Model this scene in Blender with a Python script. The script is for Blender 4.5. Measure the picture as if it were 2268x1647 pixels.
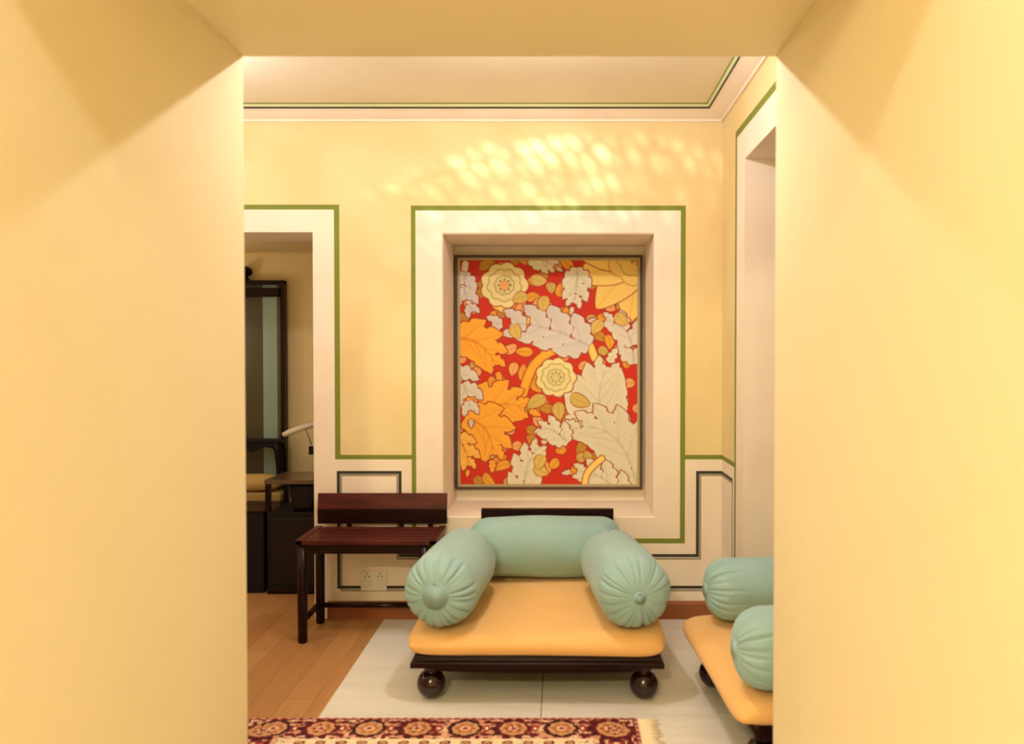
import bpy, bmesh, math, random
import numpy as np
from mathutils import Vector, Matrix

for o in list(bpy.data.objects):
    bpy.data.objects.remove(o)
C = bpy.context.scene
COL = C.collection
random.seed(7)
rng = np.random.RandomState(7)
pi = math.pi

# ------------------------------------------------------------------ camera
W_, H_, F = 2268, 1647, 1800.0
CH = 1.40                       # eye height
VX, VY = 1240.0, 790.0
pitch = math.atan((H_/2 - VY)/F)
cd = bpy.data.cameras.new('camera'); cam = bpy.data.objects.new('camera', cd); COL.objects.link(cam)
cd.sensor_fit = 'HORIZONTAL'; cd.sensor_width = 36.0; cd.lens = 36.0*F/W_
cd.shift_x = (W_/2 - VX)/W_
cam.location = (0, 0, CH); cam.rotation_euler = (pi/2 - pitch, 0, 0)
cd.clip_start = 0.02
cd.dof.use_dof = True; cd.dof.focus_distance = 12.0; cd.dof.aperture_fstop = 2.9
C.camera = cam

def ray(px, py):
    x = (px - VX)/F; y = -(py - H_/2)/F
    s, c = math.sin(pitch), math.cos(pitch)
    return Vector((x, c + y*s, -s + y*c))
def atY(px, py, Y):
    r = ray(px, py); return Vector((r.x*Y/r.y, Y, CH + r.z*Y/r.y))
def atZ(px, py, z=0.0):
    r = ray(px, py); t = (z - CH)/r.z; return Vector((r.x*t, r.y*t, z))
def atX(px, py, X):
    r = ray(px, py); t = X/r.x; return Vector((X, r.y*t, CH + r.z*t))

# ------------------------------------------------------------------ world, view
w = bpy.data.worlds.new('world'); C.world = w; w.use_nodes = True
w.node_tree.nodes['Background'].inputs[0].default_value = (1, .82, .55, 1)
w.node_tree.nodes['Background'].inputs[1].default_value = 0.02
C.view_settings.view_transform = 'Standard'; C.view_settings.look = 'None'
C.view_settings.gamma = 1; C.view_settings.exposure = 0.84
C.view_settings.use_curve_mapping = False
WARM = (1.0, 0.80, 0.56)
def lamp(name, loc, power, color=WARM, radius=0.04, kind='POINT', aim=None, size=1.2, blend=0.5):
    ld = bpy.data.lights.new(name, kind); ld.energy = power; ld.color = color; ld.shadow_soft_size = radius
    lo = bpy.data.objects.new(name, ld); COL.objects.link(lo); lo.location = loc
    if kind == 'SPOT': ld.spot_size = size; ld.spot_blend = blend
    if aim is not None:
        lo.rotation_euler = (Vector(aim) - Vector(loc)).to_track_quat('-Z', 'Y').to_euler()
    return lo
YB = 4.33          # back wall plane
YN = 2.40          # far face of the near partition
YF = 0.97          # near face of the near partition
ZC = 2.70          # ceiling of the far room
XR = 0.864         # right wall plane
PASS_TOP = atY(1240, 126, YN).z
MAIN = (-0.15, 2.93, 2.62)
lamp('light_pendant', MAIN, 22, (1, .94, .94), 0.014)
lamp('light_left', (-1.75, 3.35, 2.42), 8.5, (1, .95, .95), 0.02)
lamp('light_added_fill', (-2.3, 3.15, 1.42), 7, (1, .93, .78), 0.12)  # added out-of-view fill that brightens the niche and passage soffits
lamp('light_near', (-0.22, 0.29, 2.72), 15, (1, .98, 1.0), 0.03)
lamp('light_near_fill', (-0.75, -1.3, 2.66), 112, (1, .89, .50), 0.08)  # added ambient fill that lifts the shaded parts of the passage
lamp('light_next_room', (-2.6, 5.0, 1.5), 2.6, (1, .85, .6), 0.1)  # added fill without a fixture, brightens the next room wall
# added spot without fixture: its emission pattern imitates flecks thrown by fluted glass
fl = lamp('light_flecks', (0.0, 2.93, 2.56), 150, (1, .95, .88), 0.004, 'SPOT', (0.0, YB, 2.30), 2.3, 0.3)
fl.rotation_euler = (pi/2, 0, 0)
def flecks(lo):
    ld = lo.data; ld.use_nodes = True; nt = ld.node_tree; N = nt.nodes; L = nt.links
    em = N['Emission']
    tc = N.new('ShaderNodeTexCoord'); sp = N.new('ShaderNodeSeparateXYZ'); L.new(tc.outputs['Normal'], sp.inputs[0])
    def m(op, a, b=None, c=None):
        n = N.new('ShaderNodeMath'); n.operation = op
        for i, v in enumerate((a, b, c)):
            if v is None: continue
            if isinstance(v, (int, float)): n.inputs[i].default_value = v
            else: L.new(v, n.inputs[i])
        return n.outputs[0]
    az = m('ABSOLUTE', sp.outputs[2])
    u = m('DIVIDE', sp.outputs[0], az); v = m('DIVIDE', sp.outputs[1], az)
    # polar coordinates about the centre of the fleck fan
    v2 = m('SUBTRACT', v, -1.92); u3 = m('SUBTRACT', u, 0.137)
    r = m('SQRT', m('ADD', m('MULTIPLY', u3, u3), m('MULTIPLY', v2, v2)))
    th = m('ARCTAN2', u3, v2)
    cb = N.new('ShaderNodeCombineXYZ'); L.new(m('MULTIPLY', m('ADD', th, m('MULTIPLY', r, 0.25)), 16.5), cb.inputs[0]); L.new(m('MULTIPLY', r, 6.5), cb.inputs[1])
    vo = N.new('ShaderNodeTexVoronoi'); vo.inputs['Scale'].default_value = 1.7; vo.inputs['Randomness'].default_value = 0.55
    L.new(cb.outputs[0], vo.inputs['Vector'])
    cell = m('POWER', m('MAXIMUM', m('SUBTRACT', 1.0, m('MULTIPLY', vo.outputs['Distance'], 1.35)), 0.0), 1.6)
    def bell(x, c0, wd):
        d = m('DIVIDE', m('SUBTRACT', x, c0), wd); return m('EXPONENT', m('MULTIPLY', m('MULTIPLY', d, d), -1.0))
    rings = m('ADD', bell(r, 1.885, 0.045), m('MULTIPLY', bell(r, 1.73, 0.13), 0.5))
    fan = bell(th, -0.12, 0.31)
    nz = N.new('ShaderNodeTexNoise'); nz.inputs['Scale'].default_value = 0.9; L.new(cb.outputs[0], nz.inputs['Vector'])
    wob = m('MAXIMUM', m('MULTIPLY', m('SUBTRACT', nz.outputs[0], 0.25), 2.2), 0.75)
    L.new(m('MULTIPLY', m('MULTIPLY', m('MULTIPLY', cell, rings), fan), wob), em.inputs['Strength'])
flecks(fl)

# ------------------------------------------------------------------ materials
def lin(c):
    return tuple(((v/255.)/12.92 if v/255. <= .04045 else ((v/255.+.055)/1.055)**2.4) for v in c)
MATS = {}
def mat(name, col, rough=0.7, spec=0.3, metal=0.0, noise=None, bump=None, coat=0.0, sheen=0.0, lincol=False):
    if name in MATS: return MATS[name]
    m = bpy.data.materials.new(name); m.use_nodes = True; nt = m.node_tree; N = nt.nodes; L = nt.links
    b = N['Principled BSDF']; c = col if lincol else lin(col)
    b.inputs['Base Color'].default_value = (*c, 1); b.inputs['Roughness'].default_value = rough
    b.inputs['Specular IOR Level'].default_value = spec; b.inputs['Metallic'].default_value = metal
    b.inputs['Coat Weight'].default_value = coat; b.inputs['Sheen Weight'].default_value = sheen
    tc = N.new('ShaderNodeTexCoord')
    if noise:                              # (scale, second colour, detail, stretch xyz)
        sc, c2, det, st = noise
        mp = N.new('ShaderNodeMapping'); mp.inputs['Scale'].default_value = st; L.new(tc.outputs['Object'], mp.inputs[0])
        nz = N.new('ShaderNodeTexNoise'); nz.inputs['Scale'].default_value = sc; nz.inputs['Detail'].default_value = det
        nz.inputs['Distortion'].default_value = .4
        L.new(mp.outputs[0], nz.inputs['Vector'])
        rp = N.new('ShaderNodeValToRGB'); rp.color_ramp.elements[0].position = .35; rp.color_ramp.elements[1].position = .65
        rp.color_ramp.elements[0].color = (*c, 1); rp.color_ramp.elements[1].color = (*(c2 if lincol else lin(c2)), 1)
        L.new(nz.outputs[0], rp.inputs[0]); L.new(rp.outputs[0], b.inputs['Base Color'])
    if bump:                               # (scale, strength, distance)
        nz = N.new('ShaderNodeTexNoise'); nz.inputs['Scale'].default_value = bump[0]; nz.inputs['Detail'].default_value = 3
        L.new(tc.outputs['Object'], nz.inputs['Vector'])
        bp = N.new('ShaderNodeBump'); bp.inputs['Strength'].default_value = bump[1]; bp.inputs['Distance'].default_value = bump[2]
        L.new(nz.outputs[0], bp.inputs['Height']); L.new(bp.outputs[0], b.inputs['Normal'])
    MATS[name] = m; return m

M_yellow = mat('yellow_limewash', (230, 212, 162), .75, .2, noise=(2.6, (225, 202, 148), 4, (1, 1, 1)), bump=(9, .12, .01))
M_cream = mat('cream_plaster', (242, 229, 212), .7, .25, noise=(3, (237, 221, 203), 4, (1, 1, 1)), bump=(8, .1, .01))
M_green = mat('olive_green_paint', (122, 130, 52), .6, .2)
M_dark = mat('charcoal_line_paint', (62, 58, 52), .6, .2)
M_taupe = mat('taupe_line_paint', (150, 138, 118), .6, .2)
M_pale = mat('pale_green_line_paint', (205, 208, 160), .6, .2)
M_jamb = mat('warm_yellow_plaster', (236, 221, 182), .6, .25, noise=(1.5, (233, 218, 177), 3, (1, 1, 1)))
M_ceil = mat('cream_ceiling_plaster', (244, 234, 216), .7, .2, noise=(1.2, (240, 228, 206), 3, (1, 1, 1)))
M_next = mat('ochre_wall_paint', (246, 226, 176), .7, .2)
M_dwood = mat('dark_rosewood', (34, 9, 10), .30, .16, noise=(5, (24, 6, 8), 6, (1, 8, 8)), coat=.05)
M_bwood = mat('mahogany_bench_wood', (86, 32, 26), .36, .22, noise=(4, (60, 20, 18), 6, (1, 9, 9)), coat=.05)
M_black = mat('near_black_wood', (14, 9, 10), .5, .25)
M_base = mat('brown_skirting_wood', (150, 88, 54), .4, .4, noise=(3, (146, 82, 42), 5, (1, 8, 8)))
M_white = mat('white_plastic', (228, 220, 208), .4, .4)
M_matt = mat('apricot_linen', (238, 188, 122), .9, .1, noise=(3, (234, 183, 112), 4, (1, 1, 1)), bump=(260, .35, .002), sheen=.2)
M_teal = mat('sea_green_linen', (152, 184, 184), .85, .15, noise=(4, (144, 176, 176), 4, (1, 1, 1)), bump=(300, .3, .002), sheen=.2)
M_beige = mat('beige_fabric', (176, 148, 98), .9, .1)
M_oliveglass = mat('dim_mirror_glass', (78, 68, 46), .35, .5)
M_bluereflection = mat('pale_blue_painted_reflection', (150, 176, 168), .3, .5)  # a curtain's reflection put into the colour
M_metal = mat('brushed_fitting_metal', (190, 180, 160), .35, .5, metal=.9)

def wood_floor():
    m = bpy.data.materials.new('oak_plank_floor'); m.use_nodes = True; nt = m.node_tree; N = nt.nodes; L = nt.links
    b = N['Principled BSDF']; b.inputs['Roughness'].default_value = .38
    tc = N.new('ShaderNodeTexCoord'); mp = N.new('ShaderNodeMapping'); mp.inputs['Rotation'].default_value = (0, 0, pi/2)
    L.new(tc.outputs['Object'], mp.inputs[0])
    br = N.new('ShaderNodeTexBrick'); br.inputs['Scale'].default_value = 1; br.inputs['Brick Width'].default_value = 1.1
    br.inputs['Row Height'].default_value = .125; br.inputs['Mortar Size'].default_value = .0012; br.inputs['Bias'].default_value = 0
    br.inputs['Color1'].default_value = (*lin((206, 152, 96)), 1); br.inputs['Color2'].default_value = (*lin((186, 132, 78)), 1)
    br.inputs['Mortar'].default_value = (*lin((140, 84, 38)), 1)
    L.new(mp.outputs[0], br.inputs['Vector'])
    nz = N.new('ShaderNodeTexNoise'); nz.inputs['Scale'].default_value = 4; nz.inputs['Detail'].default_value = 7
    m2 = N.new('ShaderNodeMapping'); m2.inputs['Scale'].default_value = (12, .8, 1); L.new(tc.outputs['Object'], m2.inputs[0]); L.new(m2.outputs[0], nz.inputs['Vector'])
    mx = N.new('ShaderNodeMixRGB'); mx.blend_type = 'MULTIPLY'; mx.inputs[0].default_value = .35
    L.new(br.outputs[0], mx.inputs[1]); L.new(nz.outputs[0], mx.inputs[2]); L.new(mx.outputs[0], b.inputs['Base Color'])
    return m
def tile_floor():
    m = bpy.data.materials.new('pale_marble_tile'); m.use_nodes = True; nt = m.node_tree; N = nt.nodes; L = nt.links
    b = N['Principled BSDF']; b.inputs['Roughness'].default_value = .3
    tc = N.new('ShaderNodeTexCoord')
    nz = N.new('ShaderNodeTexNoise'); nz.inputs['Scale'].default_value = 3; nz.inputs['Detail'].default_value = 6
    m2 = N.new('ShaderNodeMapping'); m2.inputs['Scale'].default_value = (1, 5, 1); L.new(tc.outputs['Object'], m2.inputs[0]); L.new(m2.outputs[0], nz.inputs['Vector'])
    rp = N.new('ShaderNodeValToRGB'); rp.color_ramp.elements[0].position = .3; rp.color_ramp.elements[1].position = .7
    rp.color_ramp.elements[0].color = (*lin((234, 228, 218)), 1); rp.color_ramp.elements[1].color = (*lin((224, 217, 206)), 1)
    L.new(nz.outputs[0], rp.inputs[0]); L.new(rp.outputs[0], b.inputs['Base Color'])
    return m
M_plank = wood_floor(); M_tile = tile_floor(); M_grout = mat('tile_joint', (120, 108, 92), .8, .1); M_grout2 = mat('fine_tile_joint', (205, 192, 172), .8, .1)

# ------------------------------------------------------------------ helpers
def link_mesh(name, bm, mats, parent=None, smooth=False, bevel=0.0, seg=2):
    me = bpy.data.meshes.new(name); bmesh.ops.recalc_face_normals(bm, faces=bm.faces) if getattr(bm, 'recalc', True) and False else None
    bm.to_mesh(me); bm.free()
    if not isinstance(mats, (list, tuple)): mats = [mats]
    for m_ in mats: me.materials.append(m_)
    if smooth:
        me.polygons.foreach_set('use_smooth', [True]*len(me.polygons))
    o = bpy.data.objects.new(name, me); COL.objects.link(o)
    if parent: o.parent = parent
    if bevel:
        b = o.modifiers.new('bevel', 'BEVEL'); b.width = bevel; b.segments = seg; b.limit_method = 'ANGLE'; b.angle_limit = .6
        b.harden_normals = False
    return o
def tag(o, label, cat, group=None, kind=None):
    o['label'] = label; o['category'] = cat
    if group: o['group'] = group
    if kind: o['kind'] = kind
    return o
def struct(o):
    o['kind'] = 'structure'; return o
def empty(name, loc, rz=0):
    o = bpy.data.objects.new(name, None); COL.objects.link(o); o.location = loc; o.rotation_euler = (0, 0, rz)
    o.empty_display_size = .05; return o
def box(bm, x0, x1, y0, y1, z0, z1, mi=0, M=None):
    vs = [bm.verts.new((x, y, z)) for x in (x0, x1) for y in (y0, y1) for z in (z0, z1)]
    if M is not None:
        for v in vs: v.co = M @ v.co
    for f in ((0, 1, 3, 2), (4, 6, 7, 5), (0, 4, 5, 1), (2, 3, 7, 6), (0, 2, 6, 4), (1, 5, 7, 3)):
        fc = bm.faces.new([vs[i] for i in f]); fc.material_index = mi
def tube(bm, pts, rads, n=16, mi=0, cap=True):
    rings = []
    pts = [Vector(p) for p in pts]
    for i, p in enumerate(pts):
        d = (pts[min(i+1, len(pts)-1)] - pts[max(i-1, 0)]).normalized()
        a = d.orthogonal().normalized() if abs(d.z) < .9 else Vector((1, 0, 0))
        a = (a - d*a.dot(d)).normalized(); b = d.cross(a)
        if abs(d.z) < .9:
            a = Vector((0, 0, 1)); a = (a - d*a.dot(d)).normalized(); b = d.cross(a)
        r = rads[i] if hasattr(rads, '__len__') else rads
        rings.append([bm.verts.new(p + a*r*math.cos(2*pi*k/n) + b*r*math.sin(2*pi*k/n)) for k in range(n)])
    for r0, r1 in zip(rings, rings[1:]):
        for k in range(n):
            f = bm.faces.new((r0[k], r0[(k+1) % n], r1[(k+1) % n], r1[k])); f.material_index = mi; f.smooth = True
    if cap:
        bm.faces.new(rings[0][::-1]).material_index = mi; bm.faces.new(rings[-1]).material_index = mi
def quad(bm, pts, mi=0):
    f = bm.faces.new([bm.verts.new(p) for p in pts]); f.material_index = mi; return f
def painted_wall(bm, us, vs, rects, place, base=0, holes=()):
    """a flat wall cut on a grid of its paint lines; rects=(u0,u1,v0,v1,material index), later ones win"""
    U = set(us); V = set(vs)
    for r in list(rects) + [(*h, 0) for h in holes]:
        U.update(u for u in r[:2] if us[0] <= u <= us[1]); V.update(v for v in r[2:4] if vs[0] <= v <= vs[1])
    U = sorted(U); V = sorted(V); cache = {}
    def vert(u, v):
        if (u, v) not in cache: cache[(u, v)] = bm.verts.new(place(u, v))
        return cache[(u, v)]
    for u0, u1 in zip(U, U[1:]):
        for v0, v1 in zip(V, V[1:]):
            uc, vc = (u0+u1)/2, (v0+v1)/2
            if any(h[0] < uc < h[1] and h[2] < vc < h[3] for h in holes): continue
            mi = base
            for r in rects:
                if r[0] < uc < r[1] and r[2] < vc < r[3]: mi = r[4]
            bm.faces.new((vert(u0, v0), vert(u1, v0), vert(u1, v1), vert(u0, v1))).material_index = mi

# ------------------------------------------------------------------ floor
XW = -0.938
bm = bmesh.new()
box(bm, -4.0, XW, -3.0, 6.3, -.12, 0, 0)
# tiles with open joints laid over a joint bed
box(bm, XW, 2.6, -3.0, YB+.5, -.12, -.002, 1)
xs = [XW, -.074, .79, 1.65, 2.6]; ys = [-3.0] + [3.15+.6*k for k in range(-9, 3)] + [YB+.5]
for i in range(len(xs)-1):
    for j in range(len(ys)-1):
        box(bm, xs[i]+(.002 if i else 0), xs[i+1]-(.002), ys[j]+.0013, ys[j+1]-.0013, -.002, 0, 2)
struct(link_mesh('floor', bm, [M_plank, M_grout, M_tile]))

# ------------------------------------------------------------------ back wall
def bx(px): return atY(px, 790, YB).x
def bz(py): return atY(1240, py, YB).z
Y_, CR, G, D, T = 0, 1, 2, 3, 4
mats_wall = [M_yellow, M_cream, M_green, M_dark, M_taupe]
xl, xr = -3.2, XR
rects = []
rects.append((xl, xr, 0, bz(1007), CR))
rects.append((xl, xr, bz(1017), bz(1007), G))
rects.append((bx(911), bx(1518), bz(1203), bz(455), G))
rects.append((bx(921), bx(1507), bz(1192), bz(466), CR))
rects.append((-2.9, bx(753), bz(1017), bz(453), G))
rects.append((-2.9, bx(741), 0, bz(464), CR))
rects.append((-2.9, bx(741), 0, bz(1000), CR))
# charcoal line that steps round the picture panel
def line(pts, wd, mi, off=0):
    for (a, b), (c, d) in zip(pts, pts[1:]):
        x0, x1 = sorted((a, c)); z0, z1 = sorted((b, d))
        rects.append((x0-wd/2, x1+wd/2, z0-wd/2, z1+wd/2, mi))
k = YB/F
outer = [(bx(748), bz(1299)), (bx(748), bz(1046)), (bx(885), bz(1046)), (bx(885), bz(1230)), (bx(1546), bz(1230)),
         (bx(1546), bz(1046)), (xr, bz(1046))]
inn = [(bx(754), bz(1306)), (bx(754), bz(1052)), (bx(879), bz(1052)), (bx(879), bz(1237)), (bx(1552), bz(1237)),
       (bx(1552), bz(1052)), (xr, bz(1052))]
line(inn, 4*k, T); line(outer, 7*k, D)
line([(bx(748), bz(1300)), (xr, bz(1300))], 7*k, D); line([(bx(754), bz(1307)), (xr, bz(1307))], 4*k, T)
nich = (bx(978), bx(1451), bz(1146), bz(515))
door = (-2.7, bx(694), 0, bz(514))
bm = bmesh.new()
painted_wall(bm, [xl, xr], [0, ZC-.045], rects, lambda u, v: (u, YB, v), Y_, holes=[nich, door])
# picture niche with straight reveals
YNB = YB + .48
x0, x1, z0, z1 = nich
e = .015
ring0 = [(x0, YB, z0), (x1, YB, z0), (x1, YB, z1), (x0, YB, z1)]
ring1 = [(x0+e*.5, YB+e*.5, z0+e*.5), (x1-e*.5, YB+e*.5, z0+e*.5), (x1-e*.5, YB+e*.5, z1-e*.5), (x0+e*.5, YB+e*.5, z1-e*.5)]
ring2 = [(x0+e*.5, YNB, z0+e*.5), (x1-e*.5, YNB, z0+e*.5), (x1-e*.5, YNB, z1-e*.5), (x0+e*.5, YNB, z1-e*.5)]
for ra, rb in ((ring0, ring1), (ring1, ring2)):
    for i in range(4):
        quad(bm, [ra[i], ra[(i+1) % 4], rb[(i+1) % 4], rb[i]], CR)
quad(bm, ring2, CR)
# door reveal
dx0, dx1, dz0, dz1 = door; YD = YB+.35
quad(bm, [(dx1, YB, 0), (dx1, YD, 0), (dx1, YD, dz1), (dx1, YB, dz1)], CR)
quad(bm, [(dx0, YB, 0), (dx0, YD, 0), (dx0, YD, dz1), (dx0, YB, dz1)], CR)
quad(bm, [(dx0, YB, dz1), (dx1, YB, dz1), (dx1, YD, dz1), (dx0, YD, dz1)], CR)
quad(bm, [(dx1, YD, 0), (-1.2, YD, 0), (-1.2, YD, ZC), (dx1, YD, ZC)], CR)
quad(bm, [(-1.2, YD, 0), (-1.2, YNB+.02, 0), (-1.2, YNB+.02, ZC), (-1.2, YD, ZC)], CR)
quad(bm, [(-1.2, YNB+.02, 0), (xr, YNB+.02, 0), (xr, YNB+.02, ZC), (-1.2, YNB+.02, ZC)], CR)
quad(bm, [(dx0, YD, dz1), (dx1, YD, dz1), (dx1, YD, ZC), (dx0, YD, ZC)], CR)
quad(bm, [(xl, YD, 0), (dx0, YD, 0), (dx0, YD, ZC), (xl, YD, ZC)], CR)
struct(link_mesh('wall_back', bm, mats_wall))

# ------------------------------------------------------------------ right wall with its deep opening
oy1 = atX(1648, 790, XR).y; oz = atX(1648, 353, XR).z; gy = atX(1629, 790, XR).y
gz = atX(1630, 300, XR).z
oy0 = 2.46
rects = [(YN-.2, YB, 0, bz(1007), CR), (YN-.2, YB, bz(1017), bz(1007), G)]
rects += [(YN-.2, gy+.018, 0, gz+.018, G), (YN-.2, gy-.018, 0, gz-.018, CR)]
tline = [(YB, bz(1046)), (gy+.06, bz(1046))]
rects.append((gy+.06, YB, bz(1046)-3.5*k, bz(1046)+3.5*k, D)); rects.append((gy+.06, YB, bz(1052)-2*k, bz(1052)+2*k, T))
rects.append((gy+.06, YB, bz(1300)-3.5*k, bz(1300)+3.5*k, D))
rects.append((gy+.055, gy+.07, bz(1300), bz(1046)+3*k, D))
bm = bmesh.new()
painted_wall(bm, [YN, YB], [0, ZC-.045], rects, lambda u, v: (XR, u, v), Y_, holes=[(oy0, oy1, 0, oz)])
XA = 2.35
quad(bm, [(XR, oy1, 0), (XA, oy1, 0), (XA, oy1, oz), (XR, oy1, oz)], CR)
quad(bm, [(XR, oy0, 0), (XA, oy0, 0), (XA, oy0, oz), (XR, oy0, oz)], CR)
quad(bm, [(XR, oy0, oz), (XA, oy0, oz), (XA, oy1, oz), (XR, oy1, oz)], CR)
quad(bm, [(XA, oy0, 0), (XA, oy1, 0), (XA, oy1, oz), (XA, oy0, oz)], CR)
struct(link_mesh('wall_right', bm, mats_wall))

# far end of the hall on the left
bm = bmesh.new(); box(bm, xl-.1, xl, YN, YD, 0, ZC)
struct(link_mesh('wall_left', bm, [M_yellow]))

# ------------------------------------------------------------------ ceiling with moulded cornice and painted lines
bm = bmesh.new()
zlow = ZC-.045; zc1 = ZC+.012; cB = .106
quad(bm, [(xl, YN, zc1), (XR-cB, YN, zc1), (XR-cB, YB-cB, zc1), (xl, YB-cB, zc1)], 0)
# cornice: hollow profile swept along the back and the right wall, three painted lines on its upper fillet
prof = [(0, zlow-.012, 1), (.012, zlow-.012, 1), (.014, zlow, 1), (.03, zlow+.006, 1), (.05, zlow+.016, 1), (.070, zlow+.027, 1), (.086, zlow+.033, 3),
        (.092, zlow+.041, 4), (.101, zlow+.052, 2), (cB, zc1, 1)]
def crn(d, z): return [(xl, YB-d, z), (XR-d, YB-d, z), (XR-d, YN, z)]
for (d0, za, mi), (d1, zb, _) in zip(prof, prof[1:]):
    A, B = crn(d0, za), crn(d1, zb)
    for i in range(2):
        quad(bm, [A[i], A[i+1], B[i+1], B[i]], mi)
box(bm, xl-.1, XR+.1, YN, YNB, zc1+.01, ZC+.1, 0)
struct(link_mesh('ceiling', bm, [M_ceil, M_cream, M_green, M_dark, M_pale]))

# ------------------------------------------------------------------ near partition with its deep passage
xa = atY(544, 790, YN).x; xb = atY(1715, 790, YN).x
bm = bmesh.new()
def part_block(x0, x1, z0, z1):
    box(bm, x0, x1, YF, YN, z0, z1)
box(bm, xl-.1, xa, YF, YN, 0, ZC+.1)
struct(link_mesh('wall_partition_left', bm, [M_jamb], bevel=.006, seg=3))
bm = bmesh.new(); box(bm, xb, XA+.1, YF, YN, 0, ZC+.1)
struct(link_mesh('wall_partition_right', bm, [M_jamb], bevel=.006, seg=3))
bm = bmesh.new(); box(bm, xa-.001, xb+.001, YF, YN, PASS_TOP, ZC+.1)
struct(link_mesh('wall_partition_header', bm, [M_jamb], bevel=.003, seg=2))
# the room the picture is taken from
bm = bmesh.new()
for a in ((xl-.1, XA+.1, -3.1, -3.0, 0, ZC+.1), ): box(bm, *a)
struct(link_mesh('wall_near', bm, [M_jamb]))
bm = bmesh.new(); box(bm, xl-.1, xl, -3.0, YF, 0, ZC+.1); struct(link_mesh('wall_near_left', bm, [M_jamb]))
bm = bmesh.new(); box(bm, XA, XA+.1, -3.0, YF, 0, ZC+.1); struct(link_mesh('wall_near_right', bm, [M_jamb]))
bm = bmesh.new(); box(bm, xl-.1, XA+.1, -3.1, YF, ZC+.1, ZC+.2); struct(link_mesh('ceiling_near', bm, [M_ceil]))

# ------------------------------------------------------------------ next room behind the doorway
YW2 = 5.62; ZC2 = atY(620, 560, YW2).z
bm = bmesh.new(); box(bm, -4.0, -1.2, YW2, YW2+.1, 0, 2.6); struct(link_mesh('wall_next_room', bm, [M_next]))
bm = bmesh.new(); box(bm, -4.0, -1.2, YD, YW2, ZC2, ZC2+.1); struct(link_mesh('ceiling_next_room', bm, [M_next]))
bm = bmesh.new(); box(bm, -4.1, -4.0, YD, YW2, 0, 2.6); struct(link_mesh('wall_next_room_left', bm, [M_next]))

# ------------------------------------------------------------------ skirting
bm = bmesh.new(); zb = bz(1330)
def skirt(bm, x0, x1):
    pr = [(YB, 0), (YB-.018, 0), (YB-.018, zb-.015), (YB-.012, zb-.004), (YB-.004, zb), (YB, zb)]
    for (ya, za), (yb, zb_) in zip(pr, pr[1:]):
        quad(bm, [(x0, ya, za), (x1, ya, za), (x1, yb, zb_), (x0, yb, zb_)])
    for x in (x0, x1): quad(bm, [(x, a, b) for a, b in pr])
skirt(bm, bx(724), XR)
struct(link_mesh('baseboard_back', bm, [M_base]))

# ------------------------------------------------------------------ ceiling lamps (above the edge of the view)
def shade_mat():
    m = bpy.data.materials.new('parchment_shade'); m.use_nodes = True; nt = m.node_tree; N = nt.nodes
    tr = N.new('ShaderNodeBsdfTranslucent'); tr.inputs[0].default_value = (.95, .9, .78, 1)
    df = N.new('ShaderNodeBsdfDiffuse'); df.inputs[0].default_value = (.85, .8, .68, 1); mx = N.new('ShaderNodeMixShader'); mx.inputs[0].default_value = .35
    nt.links.new(tr.outputs[0], mx.inputs[1]); nt.links.new(df.outputs[0], mx.inputs[2]); nt.links.new(mx.outputs[0], N['Material Output'].inputs[0]); return m
def ceiling_lamp(x, y, zc, label, seg=24, drop=0):
    t = empty('ceiling_lamp', (x, y, zc)); tag(t, label, 'lamp', 'ceiling lamps')
    bm = bmesh.new(); tube(bm, [(0, 0, 0), (0, 0, -.012), (0, 0, -.018)], [.055, .055, .045], seg)
    link_mesh('canopy', bm, M_metal, t)
    em = MATS.get('lamp_glow')
    if not em:
        em = mat('lamp_glow', (255, 230, 190)); b = em.node_tree.nodes['Principled BSDF']
        b.inputs['Emission Color'].default_value = (1, .82, .6, 1); b.inputs['Emission Strength'].default_value = 3
    bm = bmesh.new(); bmesh.ops.create_uvsphere(bm, u_segments=16, v_segments=10, radius=.022)
    for v in bm.verts: v.co.z -= .036+drop
    link_mesh('bulb', bm, em, t, smooth=True)
    if drop:
        bm = bmesh.new(); tube(bm, [(0, 0, -.01), (0, 0, -drop-.015)], .003, 8); link_mesh('cord', bm, M_white, t)
ceiling_lamp(MAIN[0], MAIN[1], zc1, 'round metal ceiling lamp above the daybed with three green bolsters')
ceiling_lamp(-1.75, 3.35, zc1, 'bare bulb hanging on a cord in the hall in front of the doorway', drop=.20)
ceiling_lamp(-0.22, 0.29, ZC+.1, 'round metal ceiling lamp in the near room, closest to the passage')
ceiling_lamp(-0.75, -1.3, ZC+.1, 'added round metal ceiling lamp in the near room, farthest from the passage')  # fixture added for the unseen ambient fill

t = empty('added_floor_lamp', (-2.3, 3.15, 0)); tag(t, 'added floor lamp with a cream drum shade at the left end of the hall', 'lamp')  # unseen lamp added to carry the hall fill light
bm = bmesh.new(); tube(bm, [(0, 0, 0), (0, 0, .02), (0, 0, .03)], [.14, .14, .03], 28); link_mesh('base', bm, M_metal, t)
bm = bmesh.new(); tube(bm, [(0, 0, .025), (0, 0, 1.36)], .010, 12); link_mesh('pole', bm, M_metal, t)
bm = bmesh.new(); tube(bm, [(0, 0, 1.25), (0, 0, 1.58)], [.22, .18], 36, cap=False); link_mesh('lamp_shade', bm, shade_mat(), t)
bm = bmesh.new(); bmesh.ops.create_uvsphere(bm, u_segments=16, v_segments=10, radius=.03)
for v in bm.verts: v.co.z += 1.39
link_mesh('bulb', bm, MATS['lamp_glow'], t, smooth=True)

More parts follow.
